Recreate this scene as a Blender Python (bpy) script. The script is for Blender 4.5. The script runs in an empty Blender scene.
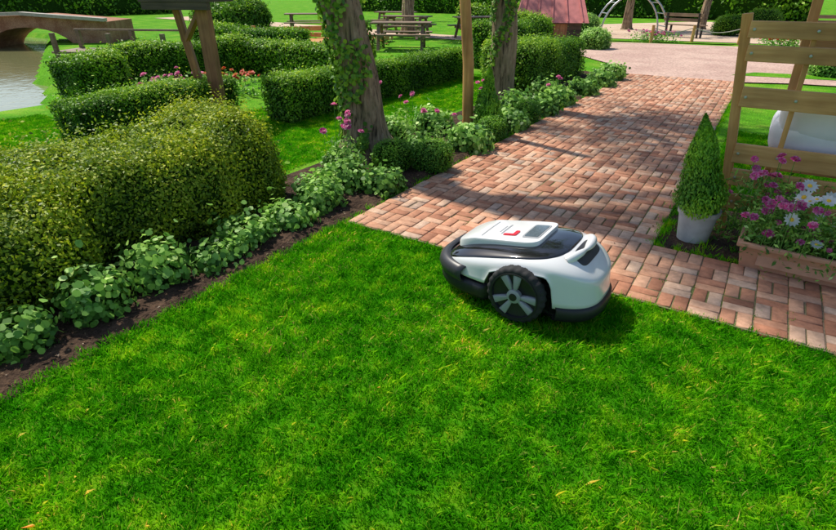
import bpy, bmesh, math, random
import numpy as np
from mathutils import Vector, Matrix
random.seed(7); R=np.random.default_rng(11)
D=bpy.data; SC=bpy.context.scene
def link(o,parent=None):
    SC.collection.objects.link(o)
    if parent is not None: o.parent=parent
    return o
def empty(name,loc=(0,0,0),rz=0):
    e=D.objects.new(name,None); e.location=loc; e.rotation_euler=(0,0,rz); e.empty_display_size=.2
    return link(e)
# ---------------------------------------------------------------- materials
def nt(name):
    m=D.materials.new(name); m.use_nodes=True; t=m.node_tree; t.nodes.clear()
    o=t.nodes.new('ShaderNodeOutputMaterial'); return m,t,o
def N(t,ty,**k):
    n=t.nodes.new(ty)
    for a,b in k.items():
        if a in n.inputs: n.inputs[a].default_value=b
        else: setattr(n,a,b)
    return n
def ramp(t,fac,stops):
    r=t.nodes.new('ShaderNodeValToRGB'); e=r.color_ramp.elements
    while len(e)>1: e.remove(e[-1])
    e[0].position=stops[0][0]; e[0].color=(*stops[0][1],1)
    for p,c in stops[1:]:
        x=e.new(p); x.color=(*c,1)
    t.links.new(fac,r.inputs[0]); return r
def noise(t,scale,detail=3,rough=.55,world=True):
    n=N(t,'ShaderNodeTexNoise',Scale=scale,Detail=detail,Roughness=rough)
    if world:
        g=t.nodes.new('ShaderNodeNewGeometry'); t.links.new(g.outputs['Position'],n.inputs['Vector'])
    else:
        g=t.nodes.new('ShaderNodeTexCoord'); t.links.new(g.outputs['Object'],n.inputs['Vector'])
    return n
def mixc(t,fac,a,b,mode='MIX'):
    m=t.nodes.new('ShaderNodeMix'); m.data_type='RGBA'; m.blend_type=mode
    if isinstance(fac,float): m.inputs[0].default_value=fac
    else: t.links.new(fac,m.inputs[0])
    for i,v in ((6,a),(7,b)):
        if isinstance(v,tuple): m.inputs[i].default_value=(*v,1)
        else: t.links.new(v,m.inputs[i])
    return m.outputs[2]
def solid(name,col,rough=.5,metal=0,var=.15,scale=12,bump=0,spec=.5,coat=0):
    m,t,o=nt(name); b=N(t,'ShaderNodeBsdfPrincipled',Roughness=rough,Metallic=metal)
    b.inputs['Specular IOR Level'].default_value=spec
    b.inputs['Coat Weight'].default_value=coat
    n=noise(t,scale,3)
    lo=tuple(c*(1-var) for c in col); hi=tuple(min(1,c*(1+var)) for c in col)
    r=ramp(t,n.outputs[0],[(.3,lo),(.7,hi)]); t.links.new(r.outputs[0],b.inputs['Base Color'])
    if bump:
        bp=N(t,'ShaderNodeBump',Strength=bump,Distance=.02); t.links.new(n.outputs[0],bp.inputs['Height']); t.links.new(bp.outputs[0],b.inputs['Normal'])
    t.links.new(b.outputs[0],o.inputs[0]); return m
def leafmat(name,stops,trans=.35,nscale=2.0,tint=(1.25,1.15,.7),rough=.5,gain=1.0):
    m,t,o=nt(name)
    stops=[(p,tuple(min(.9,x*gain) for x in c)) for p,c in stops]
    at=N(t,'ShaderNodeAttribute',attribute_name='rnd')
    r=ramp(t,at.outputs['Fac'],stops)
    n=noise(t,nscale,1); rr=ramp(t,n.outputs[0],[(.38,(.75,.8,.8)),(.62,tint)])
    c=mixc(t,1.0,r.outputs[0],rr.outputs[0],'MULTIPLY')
    b=N(t,'ShaderNodeBsdfPrincipled',Roughness=rough); b.inputs['Specular IOR Level'].default_value=.3
    tr=N(t,'ShaderNodeBsdfTranslucent'); mx=N(t,'ShaderNodeMixShader',Fac=trans)
    t.links.new(c,b.inputs['Base Color']); t.links.new(c,tr.inputs[0])
    t.links.new(b.outputs[0],mx.inputs[1]); t.links.new(tr.outputs[0],mx.inputs[2]); t.links.new(mx.outputs[0],o.inputs[0])
    return m
def woodmat(name,c1,c2,ax=0,rough=.6):
    m,t,o=nt(name); b=N(t,'ShaderNodeBsdfPrincipled',Roughness=rough)
    tc=t.nodes.new('ShaderNodeTexCoord'); mp=t.nodes.new('ShaderNodeMapping')
    s=[28,28,28]; s[ax]=2.2; mp.inputs['Scale'].default_value=s
    t.links.new(tc.outputs['Object'],mp.inputs[0])
    n=N(t,'ShaderNodeTexNoise',Scale=1.0,Detail=6,Roughness=.6); t.links.new(mp.outputs[0],n.inputs['Vector'])
    r=ramp(t,n.outputs[0],[(.3,c1),(.52,tuple((x+y)/2 for x,y in zip(c1,c2))),(.7,c2)])
    n2=noise(t,3,2); r2=ramp(t,n2.outputs[0],[(.35,(.70,.68,.66)),(.65,(1.1,1.1,1.1))])
    c=mixc(t,1.0,r.outputs[0],r2.outputs[0],'MULTIPLY'); t.links.new(c,b.inputs['Base Color'])
    bp=N(t,'ShaderNodeBump',Strength=.4,Distance=.004); t.links.new(n.outputs[0],bp.inputs['Height']); t.links.new(bp.outputs[0],b.inputs['Normal'])
    t.links.new(b.outputs[0],o.inputs[0]); return m
def barkmat(name,c1,c2,moss=(.12,.14,.05)):
    m,t,o=nt(name); b=N(t,'ShaderNodeBsdfPrincipled',Roughness=.9)
    tc=t.nodes.new('ShaderNodeTexCoord'); mp=t.nodes.new('ShaderNodeMapping'); mp.inputs['Scale'].default_value=(8,8,1.5)
    t.links.new(tc.outputs['Object'],mp.inputs[0])
    n=N(t,'ShaderNodeTexNoise',Scale=2.4,Detail=7,Roughness=.65,Distortion=.5); t.links.new(mp.outputs[0],n.inputs['Vector'])
    r=ramp(t,n.outputs[0],[(.36,tuple(x*.18 for x in c1)),(.46,c1),(.65,c2)])
    n2=noise(t,3.5,3); f=ramp(t,n2.outputs[0],[(.5,(0,0,0)),(.7,(.4,.4,.4))])
    c=mixc(t,f.outputs[0],r.outputs[0],moss); t.links.new(c,b.inputs['Base Color'])
    bp=N(t,'ShaderNodeBump',Strength=1.0,Distance=.06); t.links.new(n.outputs[0],bp.inputs['Height']); t.links.new(bp.outputs[0],b.inputs['Normal'])
    t.links.new(b.outputs[0],o.inputs[0]); return m
def lawnmat(name,blade=True):
    m,t,o=nt(name)
    at=N(t,'ShaderNodeAttribute',attribute_name='rnd')
    r=ramp(t,at.outputs['Fac'],[(0,(.045,.30,.003)),(.45,(.10,.50,.005)),(.8,(.20,.62,.012)),(.93,(.42,.66,.04)),(1,(.62,.56,.16))])
    n=noise(t,7.5,2,.6); rr=ramp(t,n.outputs[0],[(.36,(.48,.68,.55)),(.5,(.95,.98,1)),(.67,(2.3,1.28,1.5))])
    n3=noise(t,1.3,1,.5); r3=ramp(t,n3.outputs[0],[(.35,(.78,.88,.85)),(.65,(1.35,1.08,1.1))])
    c=mixc(t,1.0,r.outputs[0],rr.outputs[0],'MULTIPLY') if blade else mixc(t,1.0,(.05,.22,.006),rr.outputs[0],'MULTIPLY')
    c=mixc(t,1.0,c,r3.outputs[0],'MULTIPLY')
    if blade:
        b=N(t,'ShaderNodeBsdfDiffuse'); t.links.new(c,b.inputs['Color'])
        tr=N(t,'ShaderNodeBsdfTranslucent'); t.links.new(c,tr.inputs[0])
        mx=N(t,'ShaderNodeMixShader',Fac=.45); t.links.new(b.outputs[0],mx.inputs[1]); t.links.new(tr.outputs[0],mx.inputs[2])
        t.links.new(mx.outputs[0],o.inputs[0])
    else:
        b=N(t,'ShaderNodeBsdfDiffuse'); t.links.new(c,b.inputs['Color']); t.links.new(b.outputs[0],o.inputs[0])
    return m
def groundmat():
    m,t,o=nt('ground_grass'); b=N(t,'ShaderNodeBsdfPrincipled',Roughness=1); b.inputs['Specular IOR Level'].default_value=.1
    n=noise(t,1.3,5,.65); r=ramp(t,n.outputs[0],[(.3,(.06,.24,.008)),(.5,(.12,.36,.012)),(.7,(.26,.42,.04))])
    n2=noise(t,45,2); r2=ramp(t,n2.outputs[0],[(.3,(.55,.55,.55)),(.7,(1.3,1.3,1.3))])
    c=mixc(t,1.0,r.outputs[0],r2.outputs[0],'MULTIPLY'); t.links.new(c,b.inputs['Base Color'])
    bp=N(t,'ShaderNodeBump',Strength=.8,Distance=.04); t.links.new(n2.outputs[0],bp.inputs['Height']); t.links.new(bp.outputs[0],b.inputs['Normal'])
    t.links.new(b.outputs[0],o.inputs[0]); return m
def brickmat():
    m,t,o=nt('paving_brick'); b=N(t,'ShaderNodeBsdfPrincipled',Roughness=.8); b.inputs['Specular IOR Level'].default_value=.3
    at=N(t,'ShaderNodeAttribute',attribute_name='rnd')
    r=ramp(t,at.outputs['Fac'],[(0,(.33,.15,.09)),(.2,(.52,.23,.135)),(.45,(.63,.33,.205)),(.7,(.69,.40,.26)),(.88,(.72,.50,.36)),(1,(.40,.28,.23))])
    n=noise(t,22,4,.7); r2=ramp(t,n.outputs[0],[(.3,(.68,.66,.64)),(.7,(1.12,1.12,1.12))])
    n3=noise(t,1.1,2); r3=ramp(t,n3.outputs[0],[(.35,(.80,.81,.80)),(.65,(1.08,1.05,1.03))])
    c=mixc(t,1.0,r.outputs[0],r2.outputs[0],'MULTIPLY'); c=mixc(t,1.0,c,r3.outputs[0],'MULTIPLY')
    t.links.new(c,b.inputs['Base Color'])
    n4=noise(t,120,3); bp=N(t,'ShaderNodeBump',Strength=.35,Distance=.006); t.links.new(n4.outputs[0],bp.inputs['Height']); t.links.new(bp.outputs[0],b.inputs['Normal'])
    t.links.new(b.outputs[0],o.inputs[0]); return m
def two(name,c1,c2,scale,lo=.4,hi=.6,rough=.95,bump=.6,dist=.02,scale2=40):
    m,t,o=nt(name); b=N(t,'ShaderNodeBsdfPrincipled',Roughness=rough); b.inputs['Specular IOR Level'].default_value=.2
    n=noise(t,scale,4,.65); r=ramp(t,n.outputs[0],[(lo,c1),(hi,c2)])
    n2=noise(t,scale2,3); r2=ramp(t,n2.outputs[0],[(.3,(.65,.65,.65)),(.7,(1.25,1.25,1.25))])
    c=mixc(t,1.0,r.outputs[0],r2.outputs[0],'MULTIPLY'); t.links.new(c,b.inputs['Base Color'])
    bp=N(t,'ShaderNodeBump',Strength=bump,Distance=dist); t.links.new(n2.outputs[0],bp.inputs['Height']); t.links.new(bp.outputs[0],b.inputs['Normal'])
    t.links.new(b.outputs[0],o.inputs[0]); return m
M={}
M['blade']=lawnmat('grass_blades'); M['lawnsoil']=lawnmat('lawn_soil',False); M['ground']=groundmat(); M['brick']=brickmat()
M['joint']=two('joint_sand',(.27,.21,.14),(.15,.18,.06),2.5)
M['soil']=two('soil',(.045,.026,.017),(.10,.06,.038),6,bump=1,dist=.03)
M['pink']=two('pink_paving',(.50,.33,.27),(.60,.42,.34),.8,bump=.2,scale2=25)
M['sand']=two('sand',(.58,.42,.30),(.66,.50,.37),.7,bump=.3)
M['orange']=two('orange_sand',(.55,.24,.08),(.6,.32,.14),1.2,bump=.3)
G=1.8
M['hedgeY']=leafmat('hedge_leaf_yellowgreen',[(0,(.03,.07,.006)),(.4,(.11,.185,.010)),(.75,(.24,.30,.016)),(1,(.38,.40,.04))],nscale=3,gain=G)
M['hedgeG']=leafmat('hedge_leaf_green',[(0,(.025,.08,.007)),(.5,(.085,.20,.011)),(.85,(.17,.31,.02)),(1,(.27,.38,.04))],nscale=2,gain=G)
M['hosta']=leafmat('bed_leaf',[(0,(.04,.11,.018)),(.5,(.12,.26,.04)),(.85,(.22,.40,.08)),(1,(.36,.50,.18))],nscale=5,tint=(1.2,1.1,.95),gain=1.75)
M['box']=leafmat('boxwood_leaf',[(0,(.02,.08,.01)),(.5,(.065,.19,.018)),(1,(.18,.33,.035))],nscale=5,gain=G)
M['conif']=leafmat('conifer_leaf',[(0,(.025,.10,.010)),(.5,(.08,.22,.018)),(1,(.19,.37,.03))],nscale=6,trans=.25,gain=G)
M['ivy']=leafmat('ivy_leaf',[(0,(.03,.09,.012)),(.5,(.09,.20,.02)),(1,(.2,.32,.035))],nscale=5,gain=G)
M['crown']=leafmat('tree_leaf',[(0,(.03,.08,.012)),(.5,(.07,.16,.02)),(1,(.15,.26,.03))],nscale=.8,trans=.4,gain=1.3)
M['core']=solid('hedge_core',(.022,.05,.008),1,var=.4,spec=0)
M['stem']=solid('stem_green',(.10,.27,.03),.6)
M['pinkpetal']=leafmat('pink_petal',[(0,(.7,.05,.28)),(.5,(.88,.16,.44)),(1,(.9,.45,.62))],nscale=8,tint=(1.05,1.05,1.05))
M['redpetal']=leafmat('red_petal',[(0,(.6,.03,.03)),(.5,(.8,.10,.05)),(1,(.9,.5,.1))],nscale=8,tint=(1.05,1.05,1.05))
M['whitepetal']=leafmat('white_petal',[(0,(.8,.8,.78)),(1,(.88,.88,.86))],nscale=8,tint=(1,1,1))
M['yellow']=solid('flower_centre',(.8,.48,.03),.7)
M['debris']=leafmat('dry_leaf',[(0,(.1,.05,.02)),(.5,(.22,.13,.06)),(1,(.4,.3,.18))],nscale=8,trans=.1,tint=(1,1,1))
M['bark']=barkmat('bark',(.30,.20,.12),(.52,.37,.24)) 
M['pine']=woodmat('pine_wood',(.44,.21,.06),(.72,.43,.16),0); M['pineZ']=woodmat('pine_wood_upright',(.46,.21,.05),(.70,.39,.13),2)
M['redwood']=woodmat('red_brown_wood',(.26,.09,.035),(.52,.23,.10),2)
M['darkwood']=woodmat('dark_wood',(.045,.028,.018),(.13,.08,.05),0)
M['grey_wood']=woodmat('weathered_wood',(.16,.10,.06),(.34,.23,.14),0)
M['terra']=solid('terracotta_planter',(.60,.31,.19),.75,var=.15,scale=9,bump=.15)
M['zinc']=solid('pot_grey_white',(.52,.51,.49),.55,var=.2,scale=9,bump=.1)
M['white']=solid('white_shell',(.78,.78,.77),.22,var=.01,coat=.6)
M['black']=solid('black_plastic',(.014,.014,.016),.45,var=.1,scale=60)
M['gloss']=solid('black_gloss',(.010,.010,.012),.12,var=.05,coat=1)
M['dgrey']=solid('dark_grey_plastic',(.040,.040,.045),.4,var=.1)
M['lgrey']=solid('light_grey_plastic',(.33,.34,.35),.35,var=.05)
M['red']=solid('red_button',(.70,.015,.03),.3,var=.05)
M['screen']=solid('lcd_screen',(.10,.13,.15),.15,var=.4,scale=120)
M['rubber']=solid('rubber',(.02,.02,.021),.8,var=.2,scale=40)
M['cloth']=solid('white_cushion_cloth',(.80,.81,.84),.85,var=.05,scale=6,bump=.2)
M['roofpink']=solid('pink_roof',(.62,.20,.18),.7,var=.15,scale=5)
M['metal']=solid('grey_metal',(.45,.46,.47),.35,metal=.7)
M['wallbrick']=two('wall_brick',(.34,.15,.09),(.46,.24,.15),3,bump=.4)
M['stone']=solid('stone',(.45,.40,.34),.85,bump=.3)
mw,t,o=nt('canal_water'); b=N(t,'ShaderNodeBsdfPrincipled',Roughness=.08); b.inputs['Base Color'].default_value=(.22,.22,.10,1)
n=noise(t,4,3); bp=N(t,'ShaderNodeBump',Strength=.15,Distance=.05); t.links.new(n.outputs[0],bp.inputs['Height']); t.links.new(bp.outputs[0],b.inputs['Normal']); t.links.new(b.outputs[0],o.inputs[0]); M['water']=mw
# ---------------------------------------------------------------- mesh helpers
def fmesh(name,V,F,mats,rnd=None,smooth=False,matidx=None,parent=None,lnk=True):
    V=np.asarray(V,np.float32); F=np.asarray(F,np.int32); k=F.shape[1]
    me=D.meshes.new(name); me.vertices.add(len(V)); me.vertices.foreach_set('co',V.ravel())
    me.loops.add(F.size); me.loops.foreach_set('vertex_index',F.ravel())
    me.polygons.add(len(F)); me.polygons.foreach_set('loop_start',np.arange(0,F.size,k,dtype=np.int32))
    if smooth: me.polygons.foreach_set('use_smooth',np.ones(len(F),bool))
    for m in (mats if isinstance(mats,list) else [mats]): me.materials.append(m)
    if matidx is not None: me.polygons.foreach_set('material_index',np.asarray(matidx,np.int32))
    if rnd is not None:
        a=me.attributes.new('rnd','FLOAT','FACE'); a.data.foreach_set('value',np.asarray(rnd,np.float32))
    me.update(calc_edges=True)
    if not lnk: return me
    return link(D.objects.new(name,me),parent)
def nrm(v): return v/np.maximum(np.linalg.norm(v,axis=-1,keepdims=True),1e-9)
LEAF=np.array([(-.5,0,0),(0,-.27,.05),(.5,0,-.04),(0,.27,.05)])
ROUND=np.array([(-.5,0,-.02),(-.28,-.42,.06),(.2,-.46,.03),(.5,-.12,-.05),(.5,.12,-.05),(.2,.46,.03),(-.28,.42,.06)])
def leafV(C,Nn,size,jit=.6,prof=LEAF,T=None,tj=.3):
    n=len(C); nn=nrm(Nn+jit*R.normal(size=(n,3)))
    if T is None: a=R.normal(size=(n,3))
    else: a=T+tj*R.normal(size=(n,3))
    a=a-nn*(a*nn).sum(1,keepdims=True); T_=nrm(a); B=np.cross(nn,T_)
    s=(size*R.uniform(.65,1.3,n))[:,None,None]
    P=prof[None]
    V=C[:,None,:]+s*(P[:,:,0:1]*T_[:,None]+P[:,:,1:2]*B[:,None]+P[:,:,2:3]*nn[:,None])
    k=len(prof); F=np.arange(n*k).reshape(n,k); return V.reshape(-1,3),F
class Lump:
    def __init__(s,amp,freqs=(3,6,12),seed=0):
        r=np.random.default_rng(seed); s.t=[]
        for i,f in enumerate(freqs):
            for _ in range(4): s.t.append((amp/(i+1)/2.2,nrm(r.normal(size=3))*f,r.uniform(0,6.28)))
    def __call__(s,P):
        o=np.zeros(len(P))
        for a,k,p in s.t: o+=a*np.sin(P@k+p)
        return o
def rbox_map(P,half,r):
    inner=np.maximum(half-r,1e-4); q=np.clip(P,-inner,inner); d=nrm(P-q); return q+d*r,d
def rbox_sample(n,half):
    hx,hy,hz=half; A=np.array([hy*hz,hy*hz,hx*hz,hx*hz,hx*hy,hx*hy*.12]); f=R.choice(6,n,p=A/A.sum())
    P=R.uniform(-1,1,(n,3))*half
    for i,(ax,sg) in enumerate([(0,1),(0,-1),(1,1),(1,-1),(2,1),(2,-1)]):
        P[f==i,ax]=sg*half[ax]
    return P
def foliage_box(name,cen,half,r,n,size,mat,amp=.03,seed=1,depth=.07,jit=.7,prof=LEAF,parent=None,shrink=.05,freqs=(3,6,12),shoots=0,core='core'):
    cen=np.array(cen,float); half=np.array(half,float); L=Lump(amp,freqs,seed)
    P,d=rbox_map(rbox_sample(n,half),half,r)
    dep=R.uniform(0,1,n)**1.5
    lm=L(P+cen); C=P+d*(lm-dep*depth+R.exponential(.012,n)*(size/.03))[:,None]+cen
    if shoots:
        k=int(n*shoots); up=R.exponential(.035,k); C[:k]+=(d[:k]*.5+np.array([0,0,.8]))*up[:,None]
    C[:,2]=np.maximum(C[:,2],.01)
    V,F=leafV(C,d+np.array([0,0,.25]),size,jit,prof)
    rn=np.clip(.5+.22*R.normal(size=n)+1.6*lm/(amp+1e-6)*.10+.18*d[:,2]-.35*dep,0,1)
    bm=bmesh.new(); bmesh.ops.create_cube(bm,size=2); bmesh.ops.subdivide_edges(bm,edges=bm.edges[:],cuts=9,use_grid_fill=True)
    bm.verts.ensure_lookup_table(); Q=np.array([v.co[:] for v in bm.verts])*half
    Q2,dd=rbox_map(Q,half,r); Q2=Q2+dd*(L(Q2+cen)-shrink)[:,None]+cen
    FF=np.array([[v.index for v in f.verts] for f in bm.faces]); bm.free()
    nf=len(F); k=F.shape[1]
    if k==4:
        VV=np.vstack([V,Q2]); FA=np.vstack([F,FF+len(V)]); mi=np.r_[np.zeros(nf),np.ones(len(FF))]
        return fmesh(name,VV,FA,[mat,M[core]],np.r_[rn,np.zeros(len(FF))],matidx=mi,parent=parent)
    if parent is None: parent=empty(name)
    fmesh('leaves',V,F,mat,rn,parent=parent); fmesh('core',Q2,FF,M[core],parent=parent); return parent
def box(name,c,s,mat,parent=None,rot=(0,0,0),bev=.004):
    bm=bmesh.new(); bmesh.ops.create_cube(bm,size=1); bmesh.ops.scale(bm,vec=s,verts=bm.verts)
    if bev: bmesh.ops.bevel(bm,geom=bm.edges[:],offset=min(bev,min(s)*.3),segments=2,affect='EDGES',profile=.6)
    me=D.meshes.new(name); bm.to_mesh(me); bm.free(); me.materials.append(mat)
    o=D.objects.new(name,me); o.location=c; o.rotation_euler=rot; return link(o,parent)
def beam(name,a,b,w,d,mat,parent=None,bev=.004):
    a=Vector(a);b=Vector(b); v=b-a
    o=box(name,(a+b)/2,(w,d,v.length),mat,parent,bev=bev); o.rotation_mode='QUATERNION'; o.rotation_quaternion=v.to_track_quat('Z','Y'); return o
def tube_arr(pts,rad,seg=10,amp=0,seed=0):
    pts=np.array(pts,float); n=len(pts); T=nrm(np.gradient(pts,axis=0)); ref=np.array([0.13,1,.07]); 
    A=nrm(np.cross(T,ref)); B=np.cross(T,A); th=np.linspace(0,2*np.pi,seg,endpoint=False)
    ring=np.cos(th)[None,:,None]*A[:,None]+np.sin(th)[None,:,None]*B[:,None]
    rr=np.array(rad,float)[:,None,None]*np.ones((n,seg,1))
    V=pts[:,None]+ring*rr
    if amp:
        L=Lump(amp,(7,15),seed); l=L(V.reshape(-1,3)*np.array([1,1,.35])).reshape(n,seg,1); V=V+ring*l*(rr/ max(rad))
    F=[]
    for i in range(n-1):
        for j in range(seg): F.append((i*seg+j,i*seg+(j+1)%seg,(i+1)*seg+(j+1)%seg,(i+1)*seg+j))
    return V.reshape(-1,3),np.array(F)
def merge(parts):
    Vs=[];Fs=[];k=0
    for V,F in parts: Vs.append(V);Fs.append(F+k);k+=len(V)
    return np.vstack(Vs),np.vstack(Fs)
def tube(name,pts,rad,mat,parent=None,seg=10,amp=0,seed=0):
    if not hasattr(rad,'__len__'): rad=[rad]*len(pts)
    V,F=tube_arr(pts,rad,seg,amp,seed); return fmesh(name,V,F,mat,smooth=True,parent=parent)
def lathe(name,prof,mat,parent=None,seg=32,loc=(0,0,0),rot=(0,0,0),sharp=True):
    th=np.linspace(0,2*np.pi,seg,endpoint=False); P=np.array(prof,float)
    V=np.array([[(r*np.cos(a),r*np.sin(a),z) for a in th] for r,z in P]).reshape(-1,3)
    F=[(i*seg+j,i*seg+(j+1)%seg,(i+1)*seg+(j+1)%seg,(i+1)*seg+j) for i in range(len(P)-1) for j in range(seg)]
    o=fmesh(name,V,F,mat,smooth=True,parent=parent); o.location=loc; o.rotation_euler=rot
    if sharp:
        try: o.data.set_sharp_from_angle(angle=math.radians(35))
        except Exception: pass
    return o
def sheet(name,poly,z,mat,parent=None):
    me=D.meshes.new(name); me.from_pydata([(x,y,z) for x,y in poly],[],[list(range(len(poly)))]); me.materials.append(mat); me.update()
    return link(D.objects.new(name,me),parent)
def bumpy(name,x0,x1,y0,y1,z,mat,amp=.015,step=.04,seed=0):
    nx=max(2,int((x1-x0)/step)); ny=max(2,int((y1-y0)/step)); X,Y=np.meshgrid(np.linspace(x0,x1,nx),np.linspace(y0,y1,ny))
    P=np.c_[X.ravel(),Y.ravel(),np.zeros(X.size)]; L=Lump(amp,(9,21,47),seed); edge=np.minimum.reduce([(P[:,0]-x0),(x1-P[:,0]),(P[:,1]-y0),(y1-P[:,1])]); k=np.clip(edge/.08,0,1)
    P[:,2]=z+k*(amp+np.abs(L(P))*1.3)+R.uniform(0,amp*.5,len(P))*k
    idx=np.arange(X.size).reshape(ny,nx); F=np.stack([idx[:-1,:-1],idx[:-1,1:],idx[1:,1:],idx[1:,:-1]],-1).reshape(-1,4)
    return fmesh(name,P,F,mat,smooth=True)
# ---------------------------------------------------------------- camera, light, world
cam=D.cameras.new('camera'); cam.sensor_width=36; cam.lens=518/836*36; cam.clip_end=2000; cam.clip_start=.05
co=D.objects.new('camera',cam); co.location=(0,0,1.6); co.rotation_euler=(math.radians(90-27.95),0,math.radians(32.4)); link(co); SC.camera=co
EL=math.radians(54)
Lv=Vector((math.cos(EL)*.98,-.20*math.cos(EL),-math.sin(EL)))
s=D.lights.new('sun','SUN'); s.energy=5.0; s.angle=math.radians(1.5); s.color=(1,.94,.82)
so=D.objects.new('sun',s); so.rotation_mode='QUATERNION'; so.rotation_quaternion=Lv.to_track_quat('-Z','Y'); so.location=(-20,2,25); link(so)
w=D.worlds.new('World'); SC.world=w; w.use_nodes=True; t=w.node_tree; t.nodes.clear()
sk=t.nodes.new('ShaderNodeTexSky'); sk.sky_type='NISHITA'; sk.sun_disc=False; sk.sun_elevation=EL; sk.sun_rotation=math.radians(281)
bg=N(t,'ShaderNodeBackground',Strength=.14); wo=t.nodes.new('ShaderNodeOutputWorld'); t.links.new(sk.outputs[0],bg.inputs[0]); t.links.new(bg.outputs[0],wo.inputs[0])
SC.view_settings.view_transform='Standard'; SC.view_settings.look='None'; SC.view_settings.exposure=0
# ---------------------------------------------------------------- ground with canal
xs=sorted(set([-600,-200,-80,-45,-36]+list(np.arange(-30,-8.9,.5))+[-6,-3,0,3,10,40,120,600])); ys=sorted(set([-600,-150,-40,-12,-6]+list(np.arange(-4,16,.5))+[20,30,60,150,600]))
def gz(x,y): 
    if x>-9.9 or x<-31 or y<-100: return 0.0
    return -.55 if (y<4.0+(-9.9-x)*.48 and y>-6+(-9.9-x)*.55*(1 if x<-16 else 0)*.9) and y<11.5 else 0.0
V=[(x,y,gz(x,y)) for y in ys for x in xs]; nx=len(xs)
F=[(j*nx+i,j*nx+i+1,(j+1)*nx+i+1,(j+1)*nx+i) for j in range(len(ys)-1) for i in range(nx-1)]
fmesh('ground',V,F,M['ground'])
sheet('canal_water',[(-32,-9),(-9.4,-9),(-9.4,4.6),(-24,12.3),(-32,12.3)],-.16,M['water'])
LX0,LY1=-2.45,2.80
sheet('lawn',[(LX0,-3),(5,-3),(5,LY1),(LX0,LY1)],.005,M['lawnsoil'])
tiles=[]
for v in range(4):
    n=4600; C=np.c_[R.uniform(-.255,.255,n),R.uniform(-.255,.255,n),np.zeros(n)]
    L=Lump(.5,(18,40),v+50); cl=L(C)
    h=np.clip(.026+.008*R.normal(size=n)+.012*cl,.012,.050); ang=R.uniform(0,6.28,n); wd=R.uniform(.0014,.0027,n)
    lean=R.normal(size=(n,2))*.5*h[:,None]
    a=np.c_[np.cos(ang),np.sin(ang),np.zeros(n)]
    b0=C-a*wd[:,None]; b1=C+a*wd[:,None]
    mid=C+np.c_[lean*.35,h*.6]; tp=C+np.c_[lean*1.15,h]
    V=np.stack([b0,b1,mid+a*wd[:,None]*.9,tp,mid-a*wd[:,None]*.9],1).reshape(-1,3); F=np.arange(n*5).reshape(n,5)
    rn=np.clip(.42+.2*R.normal(size=n)+.25*cl,0,.9); rn[R.random(n)<.05]=R.uniform(.9,1)
    tiles.append(fmesh('turf_%d'%v,V,F,M['blade'],rn,lnk=False))
def turf(name,x0,x1,y0,y1,sc=1.0):
    e=empty(name); st=.5
    for i in range(int(round((x1-x0)/st))):
        for j in range(int(round((y1-y0)/st))):
            o=D.objects.new('turf',random.choice(tiles)); o.location=(x0+st*(i+.5),y0+st*(j+.5),.004); o.rotation_euler=(0,0,random.randint(0,3)*math.pi/2); o.scale=(1,1,sc*random.uniform(.95,1.05)); link(o,e)
    return e
turf('lawn_grass',LX0,3.05,-1.2,LY1)
turf('garden_grass',-6.3,-3.8,3.5,10.5,.9); turf('garden_grass',-8.7,-4.2,0,3.5,.9)
turf('verge_grass',-.2,2.3,4.7,7.7,1.2)
# ---------------------------------------------------------------- brick paving
c=.160; NB=13; PX0=-2.44; PX1=PX0+NB*c; NL=59; NW=5
def bricks(regions):
    Vs=[]; g=.004
    for (x0,y0,nx,ny,off) in regions:
        for i in range(nx):
            for j in range(ny):
                X=x0+i*c;Y=y0+j*c
                for k in range(2):
                    if (i+j+off)%2: a=(X,Y+k*c/2,X+c,Y+(k+1)*c/2)
                    else: a=(X+k*c/2,Y,X+(k+1)*c/2,Y+c)
                    Vs.append((a[0]+g,a[1]+g,a[2]-g,a[3]-g)); 
    A=np.array(Vs); n=len(A); A=A+R.normal(size=A.shape)*.0018
    z=.030+R.normal(size=n)*.0020; b=.004; P=np.zeros((n,12,3))
    for k,(u,v) in enumerate([(0,1),(2,1),(2,3),(0,3)]):
        su=1 if u==0 else -1; sv=1 if v==1 else -1
        P[:,k]=np.c_[A[:,u],A[:,v],z-.03]; P[:,4+k]=np.c_[A[:,u],A[:,v],z-b]; P[:,8+k]=np.c_[A[:,u]+su*b,A[:,v]+sv*b,z+R.normal(size=n)*.0012]
    f=[(8,9,10,11)]+[(4+k,4+(k+1)%4,8+(k+1)%4,8+k) for k in range(4)]+[(k,(k+1)%4,4+(k+1)%4,4+k) for k in range(4)]
    F=(np.arange(n)[:,None,None]*12+np.array(f)[None]).reshape(-1,4)
    r=np.clip(R.beta(1.4,1.4,n),0,1)
    return P.reshape(-1,3),F,np.repeat(r,9)
Y0=2.83
V,F,rn=bricks([(PX0,Y0,NB,NL,0),(PX1,Y0,44,NW,NB)])
fmesh('brick_path',V,F,M['brick'],rn)
YE=Y0+NL*c; YW=Y0+NW*c; XE=PX1+44*c
sheet('path_joints',[(PX0,2.82),(XE,2.82),(XE,YW),(PX1,YW),(PX1,YE),(PX0,YE)],.022,M['joint'])
sheet('plaza_pavement',[(-2.5,YE),(-.3,YE),(.5,12.6),(6,13.2),(30,15),(30,22),(6,21),(0,20.5),(-4.5,20),(-6,18.5),(-5.2,16.2),(-3.4,14)],.024,M['pink'])
sheet('playground_sand',[(-6,21.5),(0,22),(8,22.6),(30,24),(30,38),(-4,36),(-9,29)],.016,M['sand'])
sheet('sand_pit',[(-15,13),(-11.5,12.5),(-11,15.5),(-14.5,16.5)],.012,M['orange'])
sheet('garden_path',[(-34,22),(-8,17.6),(-5.2,17.8),(-5.4,19.2),(-8,19),(-34,25)],.020,M['sand'])
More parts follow.
